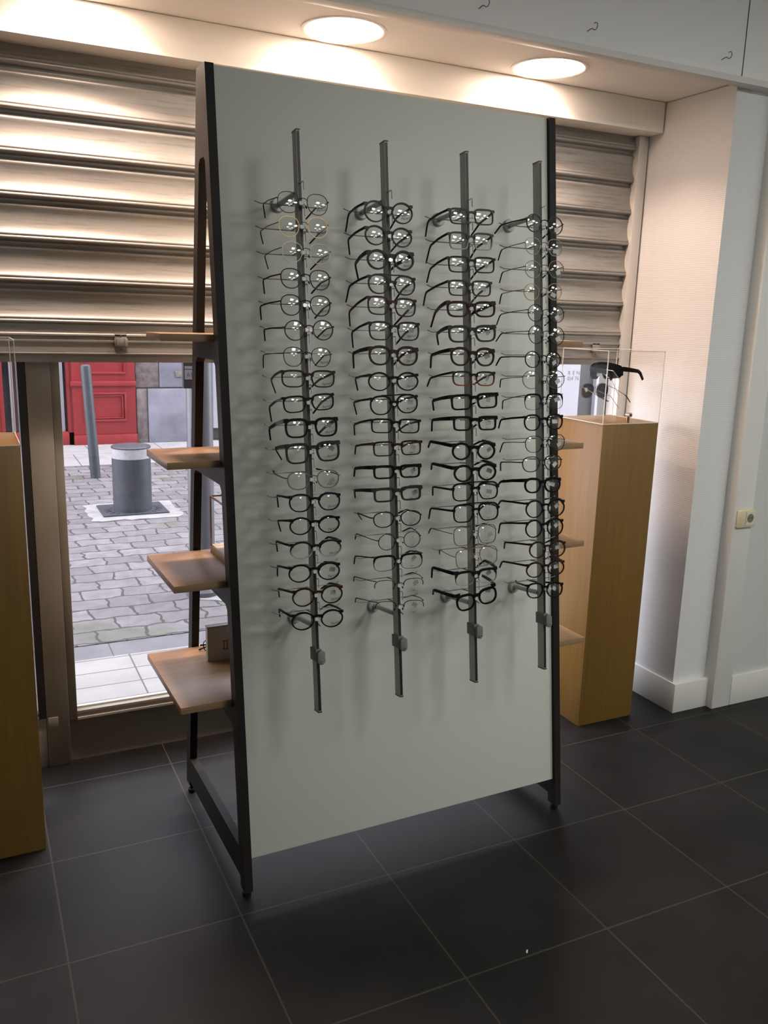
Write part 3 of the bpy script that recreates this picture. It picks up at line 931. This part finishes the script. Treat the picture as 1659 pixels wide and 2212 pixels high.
    for s in (-1, 1):
        A = Vector((s * xh, .005, zh))
        B = Vector((s * abs(bx), by, bz)); T = Vector((s * abs(tx), ty, tz))
        if s == 1:
            T = Vector((abs(bx) - .017 + (abs(tx) - abs(bx)) * .3, ty + .012, bz + (tz - bz) * .72))
            B.x -= .004
        mid = A.lerp(B, .45) + Vector((s * .0035, 0, .001))
        path = [A, A.lerp(mid, .5) + Vector((s * .001, 0, 0)), mid] + bez([mid, B, T]) + [B.lerp(T, .66), T]
        n = len(path); sz = []
        for q in range(n):
            f = q / (n - 1)
            hh = h0 + (h1 - h0) * min(1, f * 1.35)
            if metal and f > .55: hh = h1
            if metal and f <= .3: hh = h0
            ww = wd if (not metal or f < .5) else wd + .0012
            if q == n - 1: hh *= .8
            sz.append((ww, hh))
        mt = MB(); mt.sweep(path[:4], sz[:4]); mt.mi = 1 if metal else 0; mt.sweep(path[3:], sz[3:])
        mt.build('temple', [tm, TIP], g)
    if tagk is not None:
        o = bpy.data.objects.new('price_tag', TAG_ME[tagk]); COL.objects.link(o); o.parent = g
        rr = random.Random(label)
        o.location = (d / 2 + w * .22 + rr.uniform(-.004, .006), .013, zh - .009); o.rotation_euler = (rr.uniform(-.2, .2), rr.uniform(-.7, .5), rr.uniform(-.25, .25))
    return g

COLN = {'blk': 'black', 'brn': 'dark brown', 'tort': 'dark tortoiseshell', 'gold': 'gold', 'gun': 'gunmetal', 'char': 'charcoal', 'clr': 'smoky grey',
        'navy': 'navy', 'red': 'dark red', 'olive': 'dark olive', 'fade': 'black-to-clear', 'fader': 'black-to-red'}
SHN = {'R': 'round', 'P': 'rounded', 'S': 'square', 'C': 'rectangular', 'D': 'double-bridge', 'A': 'double-bridge aviator', 'B': 'browline', 'H': 'half-rim', 'K': 'cat-eye'}
THN = {'t': 'thin wire', 'm': 'slim', 'k': '', 'x': 'chunky'}
ORD = ['topmost', 'second from the top', 'third from the top', 'fourth from the top', 'fifth from the top', 'sixth from the top', 'seventh from the top', 'eighth from the top', 'ninth from the top',
       'ninth from the bottom', 'eighth from the bottom', 'seventh from the bottom', 'sixth from the bottom', 'fifth from the bottom', 'fourth from the bottom', 'third from the bottom', 'second from the bottom', 'bottommost']
RODN = ['leftmost rod', 'second rod from left', 'third rod from left', 'rightmost rod']
OFF = .180
idx = [0, 0, 0, 0]
for r in rows:
    ci = int(r[0]) - 1; shp, th, colr = r[1:4]
    uL, sL, uR, sR, w, h, ub, sb, ut, st = [int(x) / 1000 for x in r[4:]]
    k = idx[ci]; idx[ci] += 1
    mu, ms = (uL + uR) / 2, (sL + sR) / 2
    d = math.hypot(uR - uL, sR - sL); roll = math.atan2(sR - sL, uR - uL)
    w = min(w, d - .012)
    mw = STAND_M @ Matrix.Translation(pf(mu, ms, OFF)) @ Matrix.Rotation(-TH, 4, 'X') @ Matrix.Rotation(-roll, 4, 'Y')
    ca, sa = math.cos(roll), math.sin(roll)
    def loc2(u, s): 
        x, z = u - mu, s - ms
        return (x * ca + z * sa, -x * sa + z * ca)
    bx, bz = loc2(ub, sb); tx, tz = loc2(ut, st)
    words = [x for x in (THN[th], COLN[colr], SHN[shp]) if x]
    label = ' '.join(words) + ' eyeglasses, ' + ORD[k] + ' on the ' + RODN[ci]
    prn = None
    if ci == 0 or (ci == 1 and k < 9): prn = 's'
    elif (ci == 1) or (ci == 2 and k >= 7): prn = 'l'
    tagk = None
    if ci == 3: tagk = 1
    elif ci == 2 and k not in (0, 4): tagk = 0
    elif ci == 1 and k not in (1, 3, 7): tagk = 0
    elif ci == 0 and k in (9, 10, 11, 15, 16): tagk = 0
    tc = None
    if colr in ('fade', 'fader'): tc = F_['blk']
    if (shp, th) == ('H', 't') and colr == 'red': pass
    glasses('eyeglasses', label, 'eyeglasses', 'eyeglasses on the display rods', mw, shp, th, colr, d, w, h, (bx, OFF - .09, bz), (tx, OFF - .075, tz), prn=prn, tagk=tagk, temple_col=tc)

# ------------------------------------------------------------------ things on the shelves of the stand
def in_stand(u, v, z): return STAND_M @ Vector((u, v, z))
def rack_thing(name, label, cat, u, v, z, rz=0.0):
    return thing(name, label, cat, in_stand(u, v, z), (0, 0, SR + rz))
t = rack_thing('wire_display', 'rose gold wire display on the second lowest oak shelf', 'display', .045, .466, .899)
mb = MB().box(0, .20, -.20, 0, 0, .022); mb.build('base', M_['plinth'], t, bevel=.001)
MB().box(.004, .196, -.196, -.004, .022, .025).build('pad', M_['beige'], t)
mb = MB(); H_ = .176; rw = .0022
for (x, y) in ((.002, -.002), (.198, -.002), (.198, -.198)):
    mb.box(x - rw, x + rw, y - rw, y + rw, .02, H_)
for (x0, x1, y0, y1) in ((0, .2, -.002, -.002), (0, .2, -.198, -.198), (.002, .002, -.2, 0), (.198, .198, -.2, 0)):
    mb.box(x0 - (rw if x0 == x1 else 0), x1 + (rw if x0 == x1 else 0), y0 - (rw if y0 == y1 else 0), y1 + (rw if y0 == y1 else 0), H_ - rw, H_ + rw)
mb.build('wire_frame', M_['rose'], t)
t = rack_thing('display_box', 'small taupe display box with engraved letter on the lowest shelf', 'box', .013, .400, .565)
MB().box(0, .13, 0, .022, 0, .112).build('box_body', M_['box'], t, bevel=.0015)
MB().box(-.001, .131, -.001, .023, .110, .114).build('box_top', M_['boxtop'], t, bevel=.001)
lt = MB()
for x in (.050, .060): lt.box(x, x + .003, -.0006, .0002, .036, .062)
lt.box(.047, .066, -.0006, .0002, .034, .037).box(.047, .066, -.0006, .0002, .061, .064)
lt.build('engraved_letter', M_['boxlogo'], t)
t = rack_thing('folded_eyeglasses', 'black folded eyeglasses lying behind the taupe box', 'eyeglasses', .02, .47, .565)
mb = MB()
for side in (0, 1):
    o = outline('S', .052, .040, 1, 30)
    mb.tube([(.028 + side * .066 + x, .012, .0215 + z) for x, z, _ in o], .0016, 6, closed=True)
mb.tube([(.053, .012, .028), (.061, .012, .030), (.069, .012, .028)], .0016, 6)
mb.build('frame_front', F_['blk'], t)
MB().tube([(.001, .012, .026), (-.006, .018, .024), (.02, .026, .020), (.09, .028, .012), (.128, .026, .004)], .0026, 6).build('temple', F_['blk'], t)
MB().tube([(.121, .012, .026), (.127, .018, .022), (.09, .032, .016), (.02, .034, .010), (-.008, .030, .004)], .0026, 6).build('temple', F_['blk'], t)

# ------------------------------------------------------------------ plinths with acrylic cases
def acrylic_case(parent_loc, sx, sy, hz, label):
    t = thing('acrylic_case', label, 'display case', parent_loc)
    e = .004
    def pane(x0, x1, y0, y1, z0, z1): MB().box(x0, x1, y0, y1, z0, z1).build('pane', M_['acrylic'], t, smooth=False)
    pane(0, sx, 0, e, 0, hz); pane(0, sx, sy - e, sy, 0, hz); pane(0, e, e, sy - e, 0, hz); pane(sx - e, sx, e, sy - e, 0, hz); pane(e, sx - e, e, sy - e, hz - e, hz)
    mb = MB(); q = .0026
    for (x, y) in ((0, 0), (sx, 0), (0, sy), (sx, sy)):
        mb.box(x - q * .5, x + q * .5, y - q * .5, y + q * .5, 0, hz)
    for z in (.001, hz):
        mb.box(0, sx, -q * .5, q * .5, z - q * .5, z + q * .5).box(0, sx, sy - q * .5, sy + q * .5, z - q * .5, z + q * .5)
        mb.box(-q * .5, q * .5, 0, sy, z - q * .5, z + q * .5).box(sx - q * .5, sx + q * .5, 0, sy, z - q * .5, z + q * .5)
    mb.build('edge', M_['acrylic_edge'], t)
    return t
tag(MB().box(2.176, 2.452, 2.585, 2.862, 0, 1.247).build('plinth', M_['plinth'], bevel=.0015), 'tall oak plinth standing beside the white pillar', 'plinth', 'oak display plinths')
tag(MB().box(-.156, .1225, 2.550, 2.828, 0, 1.247).build('plinth', M_['plinth'], bevel=.0015), 'tall oak plinth cut off by the left edge of the picture', 'plinth', 'oak display plinths')
cs = acrylic_case((2.176, 2.587, 1.2472), .276, .275, .2765, 'clear acrylic case with sunglasses on the right oak plinth')
acrylic_case((-.156, 2.552, 1.2472), .2785, .275, .285, 'clear acrylic case on the left oak plinth')
t = thing('case_lock', 'chrome cylinder lock inside the right acrylic case', 'lock', (2.318, 2.612, 1.2472))
MB().lathe([(.007, 0), (.007, .028)], 16).build('lock_stem', M_['brass'], t)
m2 = MB(); m2.tube([(0, .008, .032), (0, -.014, .032)], .0088, 20); m2.mi = 1; m2.tube([(0, -.0138, .032), (0, -.0148, .032)], .0045, 14)
m2.build('lock_barrel', [M_['chrome'], M_['dark']], t)
# sunglasses stand
t = thing('sunglasses_stand', 'clear acrylic stand with wire arms inside the right case', 'stand', (2.30, 2.72, 1.2475))
MB().box(-.05, .07, -.05, .05, 0, .003).build('base', M_['acrylic'], t, smooth=False)
MB().box(.028, .032, -.04, .04, .003, .19).build('upright', M_['acrylic'], t, smooth=False)
mb = MB()
mb.tube([(.030, -.03, .10), (.0, -.02, .155), (-.02, .0, .178), (-.02, .03, .185)], .0012, 6)
mb.tube([(.030, -.03, .16), (.0, -.02, .195), (-.02, .02, .200)], .0012, 6)
mb.tube([(.03, -.035, .05), (-.0, -.02, .095), (-.035, .02, .115)], .0012, 6)
mb.build('wire_arm', M_['chrome'], t)
# visor sunglasses, seen from behind
def visor():
    g = thing('visor_sunglasses', 'black shield sunglasses on the upper arm inside the right case', 'sunglasses', (2.293, 2.765, 1.440), (0, 0, math.pi + .04))
    N = 33; vs = []; fs = []
    for layer in (0, .002):
        for k in range(N):
            a = -1 + 2 * k / (N - 1); ang = a * .80
            x = math.sin(ang) / math.sin(.80) * .086; y = .034 * (1 - math.cos(ang)) / (1 - math.cos(.80)) + layer
            top = .034 - .016 * a * a - (.004 if abs(a) > .93 else 0)
            bot = -.034 + .008 * a * a + (.008 if abs(a) > .93 else 0)
            if abs(a) < .20: bot = -.034 + (.20 - abs(a)) / .20 * .030
            vs += [(x, y, top), (x, y, bot)]
    L = 2 * N
    for k in range(N - 1):
        a = 2 * k
        fs += [(a, a + 2, a + 3, a + 1), (L + a, L + a + 1, L + a + 3, L + a + 2), (a, L + a, L + a + 2, a + 2), (a + 1, a + 3, L + a + 3, L + a + 1)]
    fs += [(0, 1, L + 1, L), (2 * N - 2, L + 2 * N - 2, L + 2 * N - 1, 2 * N - 1)]
    MB().add(vs, fs).build('shield_lens', M_['dark_lens'], g)
    for s in (-1, 1):
        mt = MB(); pth = [(s * .085, .034, .008), (s * .086, .07, .007), (s * .084, .118, .005), (s * .083, .132, -.002), (s * .080, .152, -.026)]
        mt.sweep(pth, [(.005, .019), (.005, .017), (.0045, .014), (.004, .012), (.0035, .009)])
        mt.build('temple', F_['blk'], g)
    o = bpy.data.objects.new('price_tag', TAG_ME[1]); COL.objects.link(o); o.parent = g
    o.location = (.046, .040, -.008); o.rotation_euler = (0, .1, math.pi)
visor()
TL = Matrix.Translation((2.268, 2.765, 1.3605)) @ Matrix.Rotation(math.pi + .03, 4, 'Z')
glasses('aviator_sunglasses', 'gold-rimmed dark aviator sunglasses below the shield pair in the right case', 'sunglasses', None, TL, 'V', 't', 'gold', .074, .064, .060,
        (.072, .105, -.012), (.068, .135, -.035), lens_m=M_['dark_lens'], tagk=1)

# ------------------------------------------------------------------ socket, hooks, scrap
t = thing('wall_socket', 'yellowed power socket on the white wall at the right', 'socket', (2.888, 2.494, .848))
MB().box(-.050, .047, -.013, .0, -.036, .037).build('socket_plate', M_['cream'], t, bevel=.003)
m2 = MB().box(-.009, .036, -.0155, -.012, -.026, .030)
m2.mi = 1; m2.tube([(.0145, -.0152, .003), (.0145, -.0162, .003)], .0185, 28)
m2.mi = 2; m2.tube([(.006, -.016, .004), (.006, -.0168, .004)], .0028, 10); m2.tube([(.023, -.016, .004), (.023, -.0168, .004)], .0028, 10); m2.tube([(-.004, -.0155, -.012), (-.004, -.0163, -.012)], .0016, 8)
m2.build('socket_insert', [M_['creaminner'], mat('socket well', (.20, .19, .13), .5), M_['dark']], t)
for x, lab in ((1.492, 'small wire hook on the fascia above the rack, leftmost'), (1.905, 'small wire hook on the fascia, middle one of three'), (2.502, 'small wire hook on the fascia nearest the right edge')):
    mb = MB(); mb.tube([(0, 0, 0), (.003, -.012, .004), (.007, -.018, .005), (.011, -.022, .000), (.016, -.026, .002), (.019, -.028, .012), (.018, -.027, .020), (.013, -.024, .023), (.009, -.022, .019)], .0013, 8)
    tag(mb.build('cup_hook', M_['cap'], loc=(x, 2.503, 2.550)), lab, 'hook', 'wire hooks on the fascia')
tag(MB().box(-.006, .006, -.002, .002, 0, .0012).build('paper_scrap', M_['tag'], loc=(1.228, 1.586, 0), rot=(0, 0, .9)), 'tiny white scrap lying on the dark floor tiles', 'scrap')

# ------------------------------------------------------------------ street
struct('pavement', MB().box(-7, 18, 3.10, 4.05, -.1, 0), M_['pavement'])
struct('gutter', MB().box(-7, 18, 4.05, 4.24, -.1, -.004), M_['gutter'])
struct('road', MB().box(-7, 18, 4.24, 9.55, -.1, 0), M_['cobble'])
struct('far_pavement', MB().box(-7, 18, 9.55, 11.4, -.1, .004), M_['farpave'])
# leaning bollard
t = thing('slim_bollard', 'slim slate blue street bollard leaning left in front of the red shopfront', 'bollard', (1.0975, 8.83, 0), (0, R(-2.6), 0))
MB().lathe([(.049, -.05), (.049, 1.088), (.046, 1.103), (.035, 1.112), (.001, 1.116)], 28).build('bollard_tube', M_['bollard'], t)
# squat bollard
t = thing('retractable_bollard', 'squat dark retractable bollard with white top band in the road', 'bollard', (1.18, 7.20, 0))
MB().lathe([(.155, 0), (.155, .455)], 48).build('bollard_body', M_['bollard'], t)
MB().lathe([(.1555, .455), (.1555, .535)], 48, caps=False).build('reflective_band', M_['bollardwhite'], t)
MB().lathe([(.1565, .535), (.159, .543), (.150, .553), (.02, .556), (.001, .556)], 48).build('bollard_cap', M_['bollard'], t)
mb = MB().box(-.262, .262, -.19, .245, 0, .018)
for kk in range(24):
    a = 2 * math.pi * kk / 24; c, s = math.cos(a), math.sin(a)
    mb.tube([(c * .185, s * .185, .019), (c * .235, min(.235, s * .235) if s > -.75 else -.18, .019)], .006, 6)
mb.build('base_plate', M_['plate'], t, bevel=.004)
pts = []
rr = random.Random(3)
for kk in range(36):
    a = 2 * math.pi * kk / 36; c, s = math.cos(a), math.sin(a)
    q = .36 / max(abs(c), abs(s) * 1.05) * rr.uniform(.93, 1.06)
    pts.append((c * q, s * q * .97 + .01))
tag(MB().prism(pts, lambda p, tt: (1.18 + p[0], 7.20 + p[1], tt), -.03, .006).build('concrete_collar', M_['concrete']), 'pale concrete patch around the squat bollard plate', 'concrete patch')
# tall post
t = thing('street_post', 'thick grey blue street post just outside behind the rack legs', 'post', (1.178, 4.84, 0))
MB().lathe([(.098, 0), (.098, .03), (.078, .05), (.074, .09), (.073, 3.2), (.06, 3.25), (.001, 3.26)], 32).build('post_tube', M_['postpaint'], t)
bx_ = MB().box(-.105, -.03, -.082, -.045, 1.215, 1.40); bx_.build('notice_holder', M_['dark'], t, bevel=.003)
lab = MB().box(-.098, -.040, -.0835, -.0818, 1.265, 1.318).box(-.098, -.04, -.0835, -.0818, 1.322, 1.337).build('notice', M_['whitesign'], t)
place_text(text_mesh('61', .034, 0, 'notice_number'), 'notice_number', M_['ink'], lab, (-.069, -.0840, 1.291), (R(90), 0, 0))
pts = [(c * .30 + .22, s * .22) for c, s in ((math.cos(2 * math.pi * i / 22) * rr.uniform(.9, 1.05), math.sin(2 * math.pi * i / 22) * rr.uniform(.9, 1.05)) for i in range(22))]
tag(MB().prism(pts, lambda p, tt: (1.178 + p[0], 4.84 + p[1], tt), -.03, .005).build('concrete_collar', M_['concrete']), 'pale concrete patch around the foot of the thick post', 'concrete patch')

# red shopfront across the street
FY = 11.12
t = thing('red_shopfront', 'red painted wooden shopfront across the street', 'shopfront', (0, FY, 0))
mb = MB().box(-4, .385, 0, .3, 0, 3.2).box(1.09, 1.90, 0, .3, 0, 3.2).box(-4, 1.90, .0, .3, 0, .165).box(.385, 1.09, 0, .3, 2.6, 3.2)
mb.box(1.147, 1.905, -.045, 0, .0, .125).box(1.15, 1.90, -.03, 0, .125, 3.2)
mb.build('front_board', M_['redpaint'], t, bevel=.006)
mb = MB()
def molding(x0, x1, z0, z1, wd=.026):
    mb.box(x0, x1, -.05, -.03, z0, z0 + wd).box(x0, x1, -.05, -.03, z1 - wd, z1).box(x0, x0 + wd, -.05, -.03, z0 + wd, z1 - wd).box(x1 - wd, x1, -.05, -.03, z0 + wd, z1 - wd)
molding(1.27, 1.785, .288, .645); molding(1.315, 1.74, .325, .61, .012); molding(1.27, 1.785, .87, 1.9)
mb.box(1.13, 1.905, -.06, -.03, .725, .785)
mb.build('panel_moulding', M_['redpaint'], t, bevel=.004)
MB().box(.385, 1.09, .12, .16, .165, 2.6).build('shop_window', M_['shopglass'], t)
mb = MB().box(.46, .50, .08, .12, .165, 2.6).box(.985, 1.06, .08, .12, .165, 2.6)
mb.build('window_upright', M_['palestrip'], t)
mb = MB().box(1.09, 1.125, -.01, .02, .165, 2.6).box(.345, .385, -.01, .02, .165, 2.6); mb.build('window_stile', M_['reddark'], t)
# stone wall
t = thing('stone_wall', 'grey stone wall between the red shopfront and the street post', 'wall', (0, FY, 0))
MB().box(2.05, 2.75, -.04, .3, 0, .685).build('lower_block', M_['stone'], t, bevel=.012)
MB().box(1.905, 2.05, -.02, .3, 0, .685).build('corner_block', M_['stonebrown'], t, bevel=.02)
MB().box(1.905, 2.195, -.01, .3, .70, 1.5).build('upper_block', M_['stonebrown'], t, bevel=.012)
MB().box(2.20, 2.56, -.015, .3, .70, 1.5).build('upper_block', M_['stone'], t, bevel=.012)
MB().box(1.905, 2.75, .03, .3, 0, 7).build('wall_core', M_['facade'], t)
MB().box(2.40, 2.50, -.03, .0, .83, .91).build('repair_patch', M_['stonebrown'], t, bevel=.005)
MB().box(2.56, 2.75, -.02, .3, .70, 3.0).build('dark_jamb', M_['darkdoor'], t)
# green glazed shopfront
t = thing('glazed_shopfront', 'pale green glazed shopfront across the street behind the rack', 'shopfront', (0, FY, 0))
MB().box(2.76, 6.4, .05, .3, .17, 3.0).build('shop_window', M_['greenglass'], t)
MB().box(2.76, 6.4, .0, .3, .03, .17).build('window_base', M_['darkdoor'], t)
MB().box(2.88, 2.95, -.05, .05, .17, 3.0).build('window_upright', M_['palestrip'], t)
# right hand end of the far side
t = thing('far_building', 'dark building front far across the street behind the right case', 'building', (0, FY, 0))
MB().box(6.4, 8.80, .05, .3, 0, 3.2).build('wall_panel', M_['brownwall'], t)
MB().box(8.80, 9.10, .02, .3, 0, 3.2).build('doorway', M_['darkdoor'], t)
MB().box(9.10, 9.34, -.06, .3, 0, 3.2).build('pilaster', M_['palecol'], t)
MB().box(9.34, 9.9, .02, .3, 0, 3.2).build('doorway', M_['darkdoor'], t)
MB().box(9.9, 18, .02, .3, 0, 3.2).build('wall_panel', M_['facade'], t)
t = thing('white_sign', 'white street sign board with grey letters behind the right case', 'sign', (8.44, FY - .15, 0))
MB().box(-.40, .245, -.01, .03, .20, 1.30).build('sign_board', M_['whitesign'], t)
MB().box(-.36, -.32, .03, .06, 0, 1.25).box(.17, .21, .03, .06, 0, 1.25).build('sign_post', M_['dark'], t)
for body, x, z in (('R', .033, .886), ('E', .118, .886), ('N', .204, .886)):
    place_text(text_mesh(body, .088, 0, 'sign_letter'), 'sign_letter', M_['ink'], t, (x, -.0115, z), (R(90), 0, 0))
place_text(text_mesh('0)4 76', .088, 0, 'sign_digits'), 'sign_digits', M_['ink'], t, (.115, -.0115, .80), (R(90), 0, 0))
# upper storeys across the street
t = tag(MB().box(-7, 18, FY + .02, FY + .3, 3.2, 7.0).build('upper_storeys', M_['facade']), 'plain rendered upper storeys across the street', 'building')
